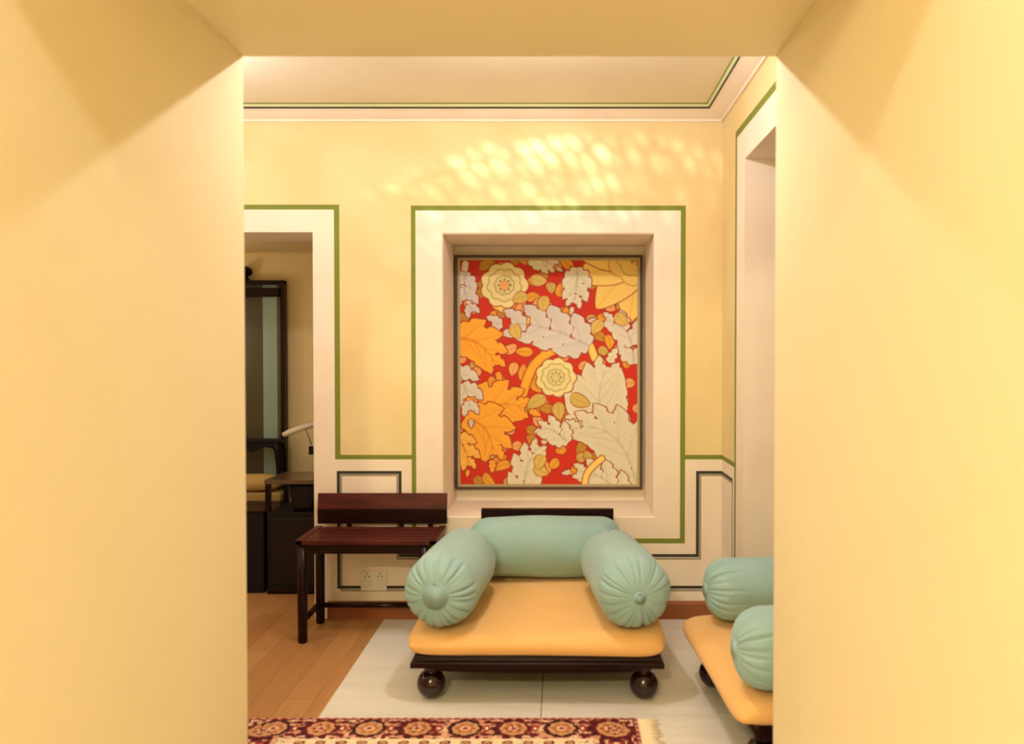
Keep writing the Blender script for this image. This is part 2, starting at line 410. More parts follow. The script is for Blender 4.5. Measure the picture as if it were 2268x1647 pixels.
# ------------------------------------------------------------------ floral picture in the niche
YP = YNB - .035
pl, pr_, pt, pb = 1009, 1423, 565, 1083
A = atY(pl, pb, YP); B = atY(pr_, pt, YP)
pw, ph = B.x-A.x, B.z-A.z
pic = empty('framed_picture', ((A.x+B.x)/2, YNB, A.z))
tag(pic, 'large floral picture of grey and orange leaves on red, hung in the wall niche', 'picture')
def px2m(n): return n*YP/F
bm = bmesh.new(); fw = px2m(5)
for a in ((-pw/2, pw/2, 0, fw), (-pw/2, pw/2, ph-fw, ph)): box(bm, a[0], a[1], -.05, -.002, a[2], a[3])
for a in ((-pw/2, -pw/2+fw), (pw/2-fw, pw/2)): box(bm, a[0], a[1], -.05, -.002, fw, ph-fw)
link_mesh('frame', bm, mat('bronze_frame_paint', (74, 54, 36), .45, .4), pic, bevel=.002)
bm = bmesh.new(); f2 = px2m(11)
for a in ((-pw/2+fw, pw/2-fw, fw, f2), (-pw/2+fw, pw/2-fw, ph-f2, ph-fw)): box(bm, a[0], a[1], -.038, -.003, a[2], a[3])
for a in ((-pw/2+fw, -pw/2+f2), (pw/2-f2, pw/2-fw)): box(bm, a[0], a[1], -.038, -.003, f2, ph-f2)
link_mesh('inner_frame', bm, mat('greige_inner_frame', (178, 160, 124), .6, .3), pic, bevel=.002)

NX, NZ = 340, 430
iw, ih = pw-2*f2, ph-2*f2
def paint_picture():
    """generic leaf-and-blossom ornament, u right 0..1, v down 0..1.27"""
    asp = ih/iw
    u, v = np.meshgrid((np.arange(NX)+.5)/NX, (np.arange(NZ)+.5)/NZ*asp)
    img = np.zeros((NZ, NX, 3)); 
    def c(*rgb): return np.array(lin(rgb))
    RED, DRED, ORG, DOR, YEL, CRM, GRY, LAV, OLV, PNK = (c(200, 48, 32), c(158, 50, 32), c(244, 172, 62), c(222, 134, 44), c(244, 208, 116),
        c(238, 222, 160), c(224, 216, 190), c(214, 206, 200), c(150, 130, 62), c(236, 170, 104))
    img[:] = RED
    def put(mask, col): img[:] = img*(1-mask[..., None]) + col*mask[..., None]
    def sm(d, e=.004): return np.clip(.5 - d/(2*e), 0, 1)
    def leaf(p0, p1, wd, bend, col, line, lobes=5, depth=.25, vein=None, edge=.006, asym=0.):
        """curved lobed leaf from p0 to p1"""
        p0 = np.array(p0, float); p1 = np.array(p1, float); L_ = np.linalg.norm(p1-p0); t = (p1-p0)/L_; n = np.array([-t[1], t[0]])
        du, dv = u-p0[0], v-p0[1]
        s = (du*t[0]+dv*t[1])/L_; q = (du*n[0]+dv*n[1])
        q = q - bend*4*s*(1-s)*L_
        sc = np.clip(s, 0, 1)
        env = np.sin(pi*sc**.75)**.7*wd
        ph_ = lobes*sc*2*pi + np.where(q > 0, 0, 1.3)
        env = env*(1-depth*(.5+.5*np.cos(ph_))**2 + asym*np.sign(q))
        d = np.abs(q) - env
        d = np.where((s < 0) | (s > 1), .1, d)
        put(sm(d-edge), line); put(sm(d), col)
        vc = vein if vein is not None else col*.72
        inside = sm(d+.004)
        put(inside*sm(np.abs(q)-.0035)*.75, vc)
        # side veins sweep forward
        sv = np.abs(((s*lobes - np.abs(q)/max(wd, 1e-3)*.55) % 1.0)-.5)
        put(inside*sm((.5-sv)*L_/lobes-.004, .004)*.45, vc)
        hl = np.clip(np.abs(q)/np.maximum(env, 1e-3), 0, 1)
        put(inside*np.clip(hl-.55, 0, .4)*.5, np.minimum(col*1.12, 1))
    def sdf_leaf(p0, p1, wd, lobes=3, depth=.25, bend=0.):
        p0 = np.array(p0, float); p1 = np.array(p1, float); L_ = np.linalg.norm(p1-p0)+1e-9; t = (p1-p0)/L_; n = np.array([-t[1], t[0]])
        du, dv = u-p0[0], v-p0[1]; sx = (du*t[0]+dv*t[1])/L_; q = du*n[0]+dv*n[1] - bend*4*sx*(1-sx)*L_
        sc = np.clip(sx, 0, 1); env = np.sin(pi*sc**.62)**.6*wd*(1-depth*(.5+.5*np.cos(lobes*sc*2*pi+np.where(q > 0, 0, 1.)))**2)
        d = np.abs(q)-env; over = np.maximum(-sx, sx-1)*L_
        return np.where(over > 0, np.maximum(d, 0)+over, d), q
    def acanthus(b0, b1, b2, size, col, line, n=5, vein=None, taper=.6, spread=.75):
        """big scrolling leaf: lobed leaflets in pairs along a bent midrib"""
        b0, b1, b2 = (np.array(b, float) for b in (b0, b1, b2)); vc = vein if vein is not None else col*.74
        dm = np.full(u.shape, 9.); ribs = []
        for i in range(n+1):
            tt = .06+.90*i/n; p = (1-tt)**2*b0+2*tt*(1-tt)*b1+tt*tt*b2; tg = 2*(1-tt)*(b1-b0)+2*tt*(b2-b1); a0 = math.atan2(tg[1], tg[0])
            sz = size*(1-taper*tt)*(.75+.5*math.sin(pi*min(1, tt+.15)))
            for sd in ((-1, 1) if i < n else (0,)):
                a = a0+sd*spread*(1.05-.35*tt); e = p+sz*np.array([math.cos(a), math.sin(a)])
                d, q = sdf_leaf(p-.25*sz*np.array([math.cos(a), math.sin(a)]), e, sz*.36, 3, .34, sd*.10); dm = np.minimum(dm, d); ribs.append((p, e))
        put(sm(dm-.008), line); put(sm(dm), col)
        ins = sm(dm+.006)
        put(ins*np.clip(1+dm/.035, 0, 1)*.35, np.minimum(col*1.18, 1))
        for p, e in ribs:
            ab = e-p; tt = np.clip(((u-p[0])*ab[0]+(v-p[1])*ab[1])/(ab@ab), 0, .9); dd = np.hypot(u-p[0]-ab[0]*tt, v-p[1]-ab[1]*tt)
            put(ins*sm(dd-.0035*(1.1-tt), .006)*.6, vc)
        last = b0
        for k_ in range(1, 25):
            tt = k_/24; p = (1-tt)**2*b0+2*tt*(1-tt)*b1+tt*tt*b2; ab = p-last; w2 = np.clip(((u-last[0])*ab[0]+(v-last[1])*ab[1])/(ab@ab+1e-9), 0, 1)
            put(ins*sm(np.hypot(u-last[0]-ab[0]*w2, v-last[1]-ab[1]*w2)-.006*(1.2-tt), .005)*.65, vc); last = p
    def stem(pts, wd, col, line=DRED):
        pts = np.array(pts, float)
        P = []
        for i in range(len(pts)-1):
            a = pts[max(i-1, 0)]; b = pts[i]; c_ = pts[i+1]; d_ = pts[min(i+2, len(pts)-1)]
            for tt in np.linspace(0, 1, 12, endpoint=False):
                P.append(.5*((2*b)+(-a+c_)*tt+(2*a-5*b+4*c_-d_)*tt**2+(-a+3*b-3*c_+d_)*tt**3))
        P.append(pts[-1]); dm = np.full(u.shape, 9.)
        for a, b in zip(P, P[1:]):
            ab = b-a; tt = np.clip(((u-a[0])*ab[0]+(v-a[1])*ab[1])/(ab@ab+1e-9), 0, 1)
            dm = np.minimum(dm, np.hypot(u-a[0]-ab[0]*tt, v-a[1]-ab[1]*tt))
        put(sm(dm-wd-.006), line); put(sm(dm-wd), col); put(sm(dm-wd*.35)*.35, np.minimum(col*1.25, 1))
    def flower(cx, cy, R, petals, col, ctr, line=DRED, rings=3):
        for k_ in range(rings):
            r_ = R*(1-.3*k_); th = np.arctan2(v-cy, u-cx) + k_*.5
            rr = np.hypot(u-cx, (v-cy)*1.05); bd = r_*(1-.16*np.abs(np.sin(petals*th/2+.3*k_))**3 if True else 1)
            d = rr - r_*(.88+.12*np.abs(np.cos(petals*th/2)))
            put(sm(d-.007), line if k_ == 0 else OLV*.9+col*.2); put(sm(d), col*(1-.05*k_))
        put(sm(np.hypot(u-cx, v-cy)-R*.2), ctr)
        for a in np.linspace(0, 2*pi, 9):
            put(sm(np.hypot(u-cx-R*.24*math.cos(a), v-cy-R*.24*math.sin(a))-R*.05), OLV)
    # ground filling: many small buds and leaves
    r = np.random.RandomState(5)
    for i in range(11):
        for j in range(14):
            x = (i+.2+(j % 2)*.5+r.uniform(-.25, .25))/11; y = (j+.5+r.uniform(-.25, .25))/14*asp
            a = r.uniform(0, 2*pi); Ls = r.uniform(.06, .10)
            leaf((x, y), (x+Ls*math.cos(a), y+Ls*math.sin(a)), .026, r.uniform(-.12, .12), (OLV*.5+YEL*.5, PNK, ORG*.9, OLV*.3+ORG*.5)[r.randint(4)], DRED, 1, 0, edge=.006)
    # golden stems
    stem([(.20, .25), (.36, .33), (.52, .36), (.70, .44), (.76, .55)], .020, YEL*.9+ORG*.1)
    stem([(.34, .80), (.40, .62), (.50, .52), (.64, .47)], .024, ORG)
    stem([(.90, .92), (.96, 1.0), (.97, 1.12), (.93, 1.27)], .03, YEL)
    stem([(.86, 1.08), (.88, 1.18), (.85, 1.28)], .026, YEL)
    stem([(.03, .02), (.02, .14), (.06, .25)], .018, GRY)
    # corner yellow blossom
    for a in (1.75, 2.25, 2.75, 3.2):
        leaf((1.02, -.04), (1.02+.40*math.cos(a), -.04+.40*math.sin(a)), .11, .0, YEL, DRED, 1, .05, vein=ORG)
    flower(1.0, -.02, .17, 7, YEL*.95, DOR, ORG*.7, 2)
    # pale leaves, upper half
    acanthus((.72, .48), (.42, .30), (.06, .38), .17, LAV, DRED, 5)
    acanthus((.03, .08), (.0, .22), (.12, .36), .10, LAV, DRED, 3)
    acanthus((.66, .06), (.66, .18), (.63, .28), .11, GRY, DRED, 3)
    acanthus((.40, -.03), (.48, .0), (.56, .05), .09, GRY, DRED, 3)
    acanthus((.98, .58), (.98, .30), (.74, .34), .12, LAV*.6+GRY*.4, DRED, 4)
    # orange leaves, lower left
    acanthus((.0, .44), (.16, .44), (.22, .66), .16, ORG, DRED, 4, DOR)
    acanthus((.08, .86), (.24, .76), (.42, .86), .17, ORG, DRED, 4, DOR)
    acanthus((.06, .90), (.20, .94), (.18, 1.16), .18, ORG, DRED, 4, DOR)
    acanthus((-.02, 1.0), (.06, 1.1), (.04, 1.2), .10, YEL*.4+ORG*.6, DRED, 3, DOR)
    acanthus((-.02, .62), (.06, .76), (.06, .92), .12, LAV*.6+GRY*.4, DRED, 3)
    # great pale leaves, lower right
    acanthus((.84, .98), (.72, .78), (.86, .54), .24, GRY, DRED, 5)
    acanthus((1.0, 1.28), (.90, .80), (.52, 1.0), .21, GRY*.97, DRED, 6)
    acanthus((.36, 1.32), (.36, 1.1), (.48, 1.02), .13, GRY, DRED, 4)
    acanthus((.92, 1.34), (.78, 1.16), (.60, 1.20), .13, GRY, DRED, 4)
    acanthus((.60, 1.02), (.50, .92), (.44, .96), .10, GRY, DRED, 3)
    stem([(.70, 1.30), (.72, 1.2), (.80, 1.12)], .016, YEL)
    # blossoms
    flower(.25, .14, .135, 9, CRM, PNK); flower(.54, .66, .115, 9, CRM, CRM*.8)
    for a in (.4, 1.5, 2.6): leaf((.55+.08*math.cos(a), .74+.06*math.sin(a)), (.55+.2*math.cos(a), .76+.14*math.sin(a)), .035, .05, OLV*.4+YEL*.6, DRED, 1, 0)
    for x, y, a in ((.40, .10, .2), (.38, .20, 2.8), (.48, .20, 1.7), (.88, .30, .8), (.80, .34, 2.2), (.30, .36, 1.2), (.42, 1.16, .6), (.47, 1.10, 2.)):
        leaf((x, y), (x+.09*math.cos(a), y+.09*math.sin(a)), .032, .05, YEL*.7+OLV*.3, DRED, 1, 0, edge=.005)
    return img
img = paint_picture()
me = bpy.data.meshes.new('canvas')
gx = np.linspace(-iw/2, iw/2, NX+1); gz_ = np.linspace(ph-f2, f2, NZ+1)
X, Z = np.meshgrid(gx, gz_); co = np.stack([X, np.full_like(X, -.03), Z], -1).reshape(-1, 3)
idx = np.arange((NX+1)*(NZ+1)).reshape(NZ+1, NX+1)
faces = np.stack([idx[:-1, :-1], idx[1:, :-1], idx[1:, 1:], idx[:-1, 1:]], -1).reshape(-1, 4)
def np_mesh(me, co, faces, face_rgb, attr='pigment'):
    me.vertices.add(len(co)); me.vertices.foreach_set('co', co.astype(np.float32).ravel())
    me.loops.add(len(faces)*4); me.loops.foreach_set('vertex_index', faces.astype(np.int32).ravel())
    me.polygons.add(len(faces)); me.polygons.foreach_set('loop_start', np.arange(0, len(faces)*4, 4, dtype=np.int32))
    me.update(calc_edges=True)
    a = me.color_attributes.new(attr, 'FLOAT_COLOR', 'CORNER')
    rgb = np.concatenate([face_rgb.reshape(-1, 3), np.ones((len(faces), 1))], 1)
    a.data.foreach_set('color', np.repeat(rgb, 4, axis=0).astype(np.float32).ravel())
    me.validate()
def attr_mat(name, rough, bump=None, attr='pigment'):
    m = mat(name, (200, 200, 200), rough, .2, bump=bump); nt = m.node_tree
    a = nt.nodes.new('ShaderNodeAttribute'); a.attribute_name = attr
    nt.links.new(a.outputs['Color'], nt.nodes['Principled BSDF'].inputs['Base Color']); return m
np_mesh(me, co, faces, img)
me.materials.append(attr_mat('painted_canvas', .6))
o = bpy.data.objects.new('canvas', me); COL.objects.link(o); o.parent = pic

# ------------------------------------------------------------------ daybeds
def make_daybed(loc, rz, label, w_=1.03, d_=1.0, back=True):
    """origin on the floor at the middle of the front edge, the back towards +y"""
    t = empty('daybed', loc, rz); tag(t, label, 'daybed', 'low dark wood daybeds')
    bm = bmesh.new()
    h0, h1 = .126, .186
    # platform with a splayed, moulded edge
    pro = [(.000, h0+.012), (.000, h0+.034), (.012, h0+.046), (.014, h1)]
    rings = []
    for dd, z in pro:
        rings.append([bm.verts.new(p) for p in ((-w_/2+dd, dd, z), (w_/2-dd, dd, z), (w_/2-dd, d_-dd, z), (-w_/2+dd, d_-dd, z))])
    for r0, r1 in zip(rings, rings[1:]):
        for i in range(4): bm.faces.new((r0[i], r0[(i+1) % 4], r1[(i+1) % 4], r1[i]))
    bm.faces.new(rings[0][::-1]); bm.faces.new(rings[-1])
    link_mesh('platform', bm, M_dwood, t, bevel=.004)
    # shaped apron under the front and sides
    bm = bmesh.new()
    n = 24
    def apron(p, q, nrm):
        p, q, nrm = Vector(p), Vector(q), Vector(nrm)
        prev = None
        for i in range(n+1):
            s = i/n; e_ = min(s, 1-s)*2
            drop = .0 if e_ < .10 else .012 + .010*math.sin(pi*min(1, (e_-.1)/.9)/2)
            a = p.lerp(q, s); z0_ = h0+.012-drop
            cur = [bm.verts.new((a.x, a.y, h0+.014)), bm.verts.new((a.x, a.y, z0_)),
                   bm.verts.new((a.x+nrm.x*.02, a.y+nrm.y*.02, z0_)), bm.verts.new((a.x+nrm.x*.02, a.y+nrm.y*.02, h0+.014))]
            if prev:
                for i2 in range(4): bm.faces.new((prev[i2], prev[(i2+1) % 4], cur[(i2+1) % 4], cur[i2]))
            prev = cur
    apron((-w_/2+.03, .012, 0), (w_/2-.03, .012, 0), (0, 1, 0))
    apron((-w_/2+.012, d_-.03, 0), (-w_/2+.012, .03, 0), (1, 0, 0)); apron((w_/2-.012, .03, 0), (w_/2-.012, d_-.03, 0), (-1, 0, 0))
    link_mesh('apron', bm, M_dwood, t)
    for sx in (-1, 1):
        for y in (.055, d_-.07):
            bm = bmesh.new(); R = .059
            prf = [(R*math.sin(a), R*(1-math.cos(a))) for a in np.linspace(.0, pi*.84, 22)] + [(.026, .113), (.030, .118), (.034, .124), (.034, h0+.012)]
            prf[0] = (.004, 0.0)
            tube(bm, [(sx*(w_/2-.078), y, z) for _, z in prf], [max(r_, .003) for r_, _ in prf], 32)
            link_mesh('ball_foot', bm, mat('polished_dark_ball', (34, 10, 10), .12, .5), t)
    if back:
        bm = bmesh.new(); box(bm, -.345+.02, .345+.02, d_-.045, d_-.012, h1-.01, .609)
        link_mesh('backrest', bm, M_dwood, t, bevel=.004)
    return t
D1 = (-.092, 3.262, 0)
make_daybed(D1, math.radians(-.4), 'low dark wood daybed on ball feet in the middle of the tiled floor')
RZ2 = math.radians(-90+3.2)
D2 = (.615, 3.075, 0)
make_daybed(D2, RZ2, 'low dark wood daybed half hidden by the right-hand wall', w_=.86, back=False)

def make_cushion(loc, rz, label, w_=1.03, d_=1.03, th=.11, zb_=.186, sag=.0, seed=1):
    t = bmesh.new(); n = 44; m_ = 44
    def surf(a, b, top):
        # a,b in -1..1
        ea, eb = abs(a), abs(b)
        rx = ((1-ea**16)*(1-eb**16))**.5 if ea < 1 and eb < 1 else 0
        pinch = 1 - .010*((1-ea**2)+(1-eb**2))   # sides drawn in a little, corners puffed
        x = a*w_/2*(1-.010*(1-b*b)-.045*eb**12); y = b*d_/2*(1-.010*(1-a*a)-.045*ea**12)
        und = .006*math.sin(3.1*a+seed)+.004*math.sin(5*b+2*seed)
        mid = th*.47
        if top: z = mid + rx*(th*.53 + und - .010*(1-a*a)*(1-b*b) - .022*max(0, -b)**3*(1-.6*a*a))
        else: z = mid - rx*th*.47
        dr = .016*max(0, (-b-.9)/.1)*(.35+.65*max(0, a))      # the front roll hangs a little over the platform
        return (x, y + d_/2, zb_+max(z, 0.0)-dr)
    for top in (True, False):
        g = [[t.verts.new(surf(math.sin(pi/2*(2*i/n-1))*1.0, math.sin(pi/2*(2*j/m_-1)), top)) for i in range(n+1)] for j in range(m_+1)]
        for j in range(m_):
            for i in range(n):
                f = (g[j][i], g[j][i+1], g[j+1][i+1], g[j+1][i])
                t.faces.new(f if top else f[::-1])
    bmesh.ops.remove_doubles(t, verts=t.verts, dist=.0006)
    # piped seam round the middle
    o = link_mesh('seat_cushion', t, M_matt, None, smooth=True)
    o.location = loc; o.rotation_euler = (0, 0, rz)
    return tag(o, label, 'cushion', 'apricot seat cushions')
c1 = make_cushion((D1[0]-.003, D1[1]-.035, .0), math.radians(-.4), 'flat apricot linen seat cushion on the central daybed under three bolsters', w_=1.065, d_=1.03, seed=.5)
c2 = make_cushion((D2[0]-.07, D2[1], .0), RZ2, 'flat apricot linen seat cushion cut off by the right-hand wall', w_=.96, d_=1.0, seed=1.5)

def make_bolster(p_end, p_other, r, label, knob='button', seed=1, kr=.03):
    """round bolster, gathered at both ends; p_end is the end shown"""
    a = Vector(p_end); b = Vector(p_other); L_ = (b-a).length; d = (b-a).normalized()
    t = empty('bolster', a.lerp(b, .5)); tag(t, label, 'bolster', 'sea green bolsters')
    t.rotation_euler = (0, 0, math.atan2(d.y, d.x))
    rr = random.Random(seed)
    n = 216; pleats = [rr.uniform(.6, 1.3) for _ in range(40)]
    kf = rr.choice((17, 19))
    prf = []  # (x along axis from 0, radius factor)
    cap = r*.72
    for i in range(19):
        q = i/18; ang = q*pi/2
        rad = kr + (r-kr)*math.sin(ang)**.82
        prf.append((cap*(1-math.cos(ang))*1.0, rad, (1-q)))
    mid = [(cap+(L_-2*cap)*q, r*(1+.018*math.sin(pi*q)), 0) for q in np.linspace(.06, .94, 14)]
    full = prf + mid + [(L_-x, rd, g) for x, rd, g in reversed(prf)]
    bm = bmesh.new(); rings = []
    phs = [rr.uniform(0, 6.28) for _ in range(6)]
    ncr = 22; cre = []
    for e_ in (0, 1):
        cre.append([((i_+rr.uniform(-.3, .3))*2*pi/ncr, rr.uniform(.2, 1.3), rr.uniform(.45, 1.0), rr.uniform(.030, .065)) for i_ in range(ncr)])
    for x, rd, g in full:
        ring = []
        e_ = 0 if x < L_/2 else 1; G = 1-min(x, L_-x)/(r*1.15)
        near = min(1.0, max(.25, (rd-kr*.8)/(r*.30)))
        for k_ in range(n):
            th = 2*pi*k_/n; dr = 0
            if G > 0:
                for a_, am, reach, wd in cre[e_]:
                    q = (G-(1-reach))/reach
                    if q <= 0: continue
                    dd = (th-a_+pi) % (2*pi)-pi
                    if abs(dd) < .3: dr -= am*min(1, q*1.6)**1.3*math.exp(-(dd/wd)**2)*r*.105
                dr *= near
            wr = .0025*math.sin(2*th+x*9+phs[3])+.002*math.sin(5*th-x*14+phs[5])
            R_ = rd + dr + wr
            y, z = R_*math.cos(th), R_*math.sin(th)
            if z < -r*.93: z = -r*.93 - (abs(z)-r*.93)*.2      # weight flattens the underside a little
            ring.append(bm.verts.new((x-L_/2, y, z)))
        rings.append(ring)
    for r0, r1 in zip(rings, rings[1:]):
        for k_ in range(n): bm.faces.new((r0[k_], r0[(k_+1) % n], r1[(k_+1) % n], r1[k_]))
    bm.faces.new(rings[0][::-1]); bm.faces.new(rings[-1])
    link_mesh('cover', bm, M_teal, t, smooth=True)
    # end: covered button in its ruffle
    for s in (-1, 1):
        bm = bmesh.new(); x0 = s*(L_/2)
        if knob == 'button':
            pf = [(-.018, kr*1.1), (.0, kr*1.12), (.010, kr*1.05), (.014, kr*.9), (.009, kr*.66), (.004, kr*.5), (.008, kr*.3), (.009, .001)]
        else:
            pf = [(-.014, kr*1.10), (.004, kr*1.12), (.007, kr*1.05), (.002, kr*.98), (-.013, kr*.95), (-.013, kr*.88), (.001, kr*.84), (.005, kr*.76), (.004, kr*.4), (.003, .001)]
        tube(bm, [(x0+s*x, 0, 0) for x, _ in pf], [q for _, q in pf], 32)
        link_mesh('end_button', bm, M_teal, t, smooth=True)
    return t
zt = .296
make_bolster((-.497, 3.225, zt+.148), (-.437, 3.895, zt+.148), .150, 'sea green linen bolster lying along the left side of the central daybed', 'disc', 3, .048)
make_bolster((.316, 3.205, zt+.147), (.236, 3.895, zt+.147), .149, 'sea green linen bolster lying along the right side of the central daybed', 'button', 8, .022)
make_bolster((-.462, 4.085, zt+.148), (.312, 4.085, zt+.148), .149, 'sea green linen bolster across the back of the central daybed', 'button', 4, .03)
# second daybed: far side and near side bolsters, their ends towards the left
e1 = atY(1562, 1308, 3.41); e2 = atY(1627, 1446, 2.70)
make_bolster((e1.x+.0, 3.40, zt+.127), (e1.x+.72, 3.44, zt+.127), .130, 'sea green linen bolster at the far side of the right-hand daybed', 'disc', 5, .028)
make_bolster((e2.x+.0, 2.70, zt+.129), (e2.x+.72, 2.74, zt+.129), .136, 'sea green linen bolster nearest the camera, on the right-hand daybed', 'disc', 6, .026)

# ------------------------------------------------------------------ slatted bench
def make_bench():
    x0 = atY(652, 1197, 3.93).x; x1 = -.60; y0, y1 = 3.93, 4.285; zs = .508
    t = empty('bench', ((x0+x1)/2, (y0+y1)/2, 0)); tag(t, 'dark wooden slatted bench with a low plank back, standing left of the central daybed', 'bench')
    cx, cy = (x0+x1)/2, (y0+y1)/2
    hw, hd = (x1-x0)/2, (y1-y0)/2
    # slats run the length of the bench, with breadboard ends
    ns = 5; sw = (2*hd-.02)/ns
    for i in range(ns):
        bm = bmesh.new(); ya = -hd+.01+i*sw
        box(bm, -hw+.035, hw-.035, ya+.004, ya+sw-.006, zs-.020, zs-.003); link_mesh('seat_slat', bm, M_bwood, t, bevel=.002)
    bm = bmesh.new()
    box(bm, -hw, hw, -hd, -hd+.012, zs-.022, zs); box(bm, -hw, -hw+.036, -hd, hd, zs-.022, zs); box(bm, hw-.036, hw, -hd, hd, zs-.022, zs)
    link_mesh('seat_edge', bm, M_bwood, t, bevel=.003)
    bm = bmesh.new()
    box(bm, -hw+.012, hw-.012, -hd+.012, -hd+.032, zs-.068, zs-.022); box(bm, -hw+.012, hw-.012, hd-.032, hd-.012, zs-.068, zs-.022)
    for s in (-1, 1): box(bm, s*(hw-.022)-.010, s*(hw-.022)+.010, -hd+.032, hd-.032, zs-.068, zs-.022)
    link_mesh('seat_rail', bm, M_dwood, t, bevel=.002)
    for sx in (-1, 1):
        for sy in (-1, 1):
            bm = bmesh.new(); lx, ly = (-(hw-.028) if sx < 0 else hw-.064), sy*(hd-.03)
            tube(bm, [(lx, ly, 0), (lx, ly, .008), (lx, ly, .25), (lx, ly, zs-.022)], [.020, .023, .024, .024], 24)
            link_mesh('leg', bm, M_dwood, t)
    for sx in (-1, 1):
        bm = bmesh.new(); lx = -(hw-.028) if sx < 0 else hw-.064
        tube(bm, [(lx, -hd+.03, .105), (lx, hd-.03, .105)], .015, 16); link_mesh('stretcher', bm, M_dwood, t)
    bm = bmesh.new(); tube(bm, [(-hw+.028, hd-.03, .095), (hw-.064, hd-.03, .095)], .014, 16); link_mesh('stretcher', bm, M_dwood, t)
    # two-plank back on short uprights
    ztop = atY(800, 1092, 4.30).z
    zm = (ztop + zs)/2
    bm = bmesh.new(); Mt = Matrix.Translation((0, hd-.006, zm+.004)) @ Matrix.Rotation(math.radians(-9), 4, 'X')
    box(bm, -hw+.01, hw+.004, -.009, .009, 0, ztop-zm, 0, Mt); link_mesh('back_plank', bm, M_bwood, t, bevel=.003)
    bm = bmesh.new(); Mt = Matrix.Translation((0, hd-.004, zs+.012)) @ Matrix.Rotation(math.radians(3), 4, 'X')
    box(bm, -hw+.01, hw+.004, -.009, .009, 0, zm-zs-.006, 0, Mt); link_mesh('back_plank', bm, M_dwood, t, bevel=.003)
    for xq in (-hw*.5, hw*.3, hw*.75):
        bm = bmesh.new(); box(bm, xq-.012, xq+.012, hd+.006, hd+.020, zs-.06, zm+.02)
        link_mesh('back_upright', bm, M_dwood, t)
make_bench()

# ------------------------------------------------------------------ wall socket
A = atY(800, 1307, YB); B = atY(857, 1263, YB)
s = empty('wall_socket', ((A.x+B.x)/2, YB, A.z)); tag(s, 'white double wall socket low on the back wall under the slatted bench', 'socket')
bm = bmesh.new(); hw = (B.x-A.x)/2; hh = B.z-A.z; box(bm, -hw, hw, -.009, 0, 0, hh); plate = link_mesh('face_plate', bm, M_white, s, bevel=.003)
for q in (-1, 1):
    bm = bmesh.new(); box(bm, q*hw*.5-.018, q*hw*.5+.018, -.012, -.008, hh*.18, hh*.58); link_mesh('rocker_switch', bm, mat('off_white_plastic', (222, 214, 200), .4, .4), plate, bevel=.002)
    bm = bmesh.new()
    for dx in (-.010, .010, 0): box(bm, q*hw*.5+dx-.0028, q*hw*.5+dx+.0028, -.0105, -.0085, hh*(.70 if dx else .84), hh*(.70 if dx else .84)+.006)
    link_mesh('socket_hole', bm, M_black, plate)

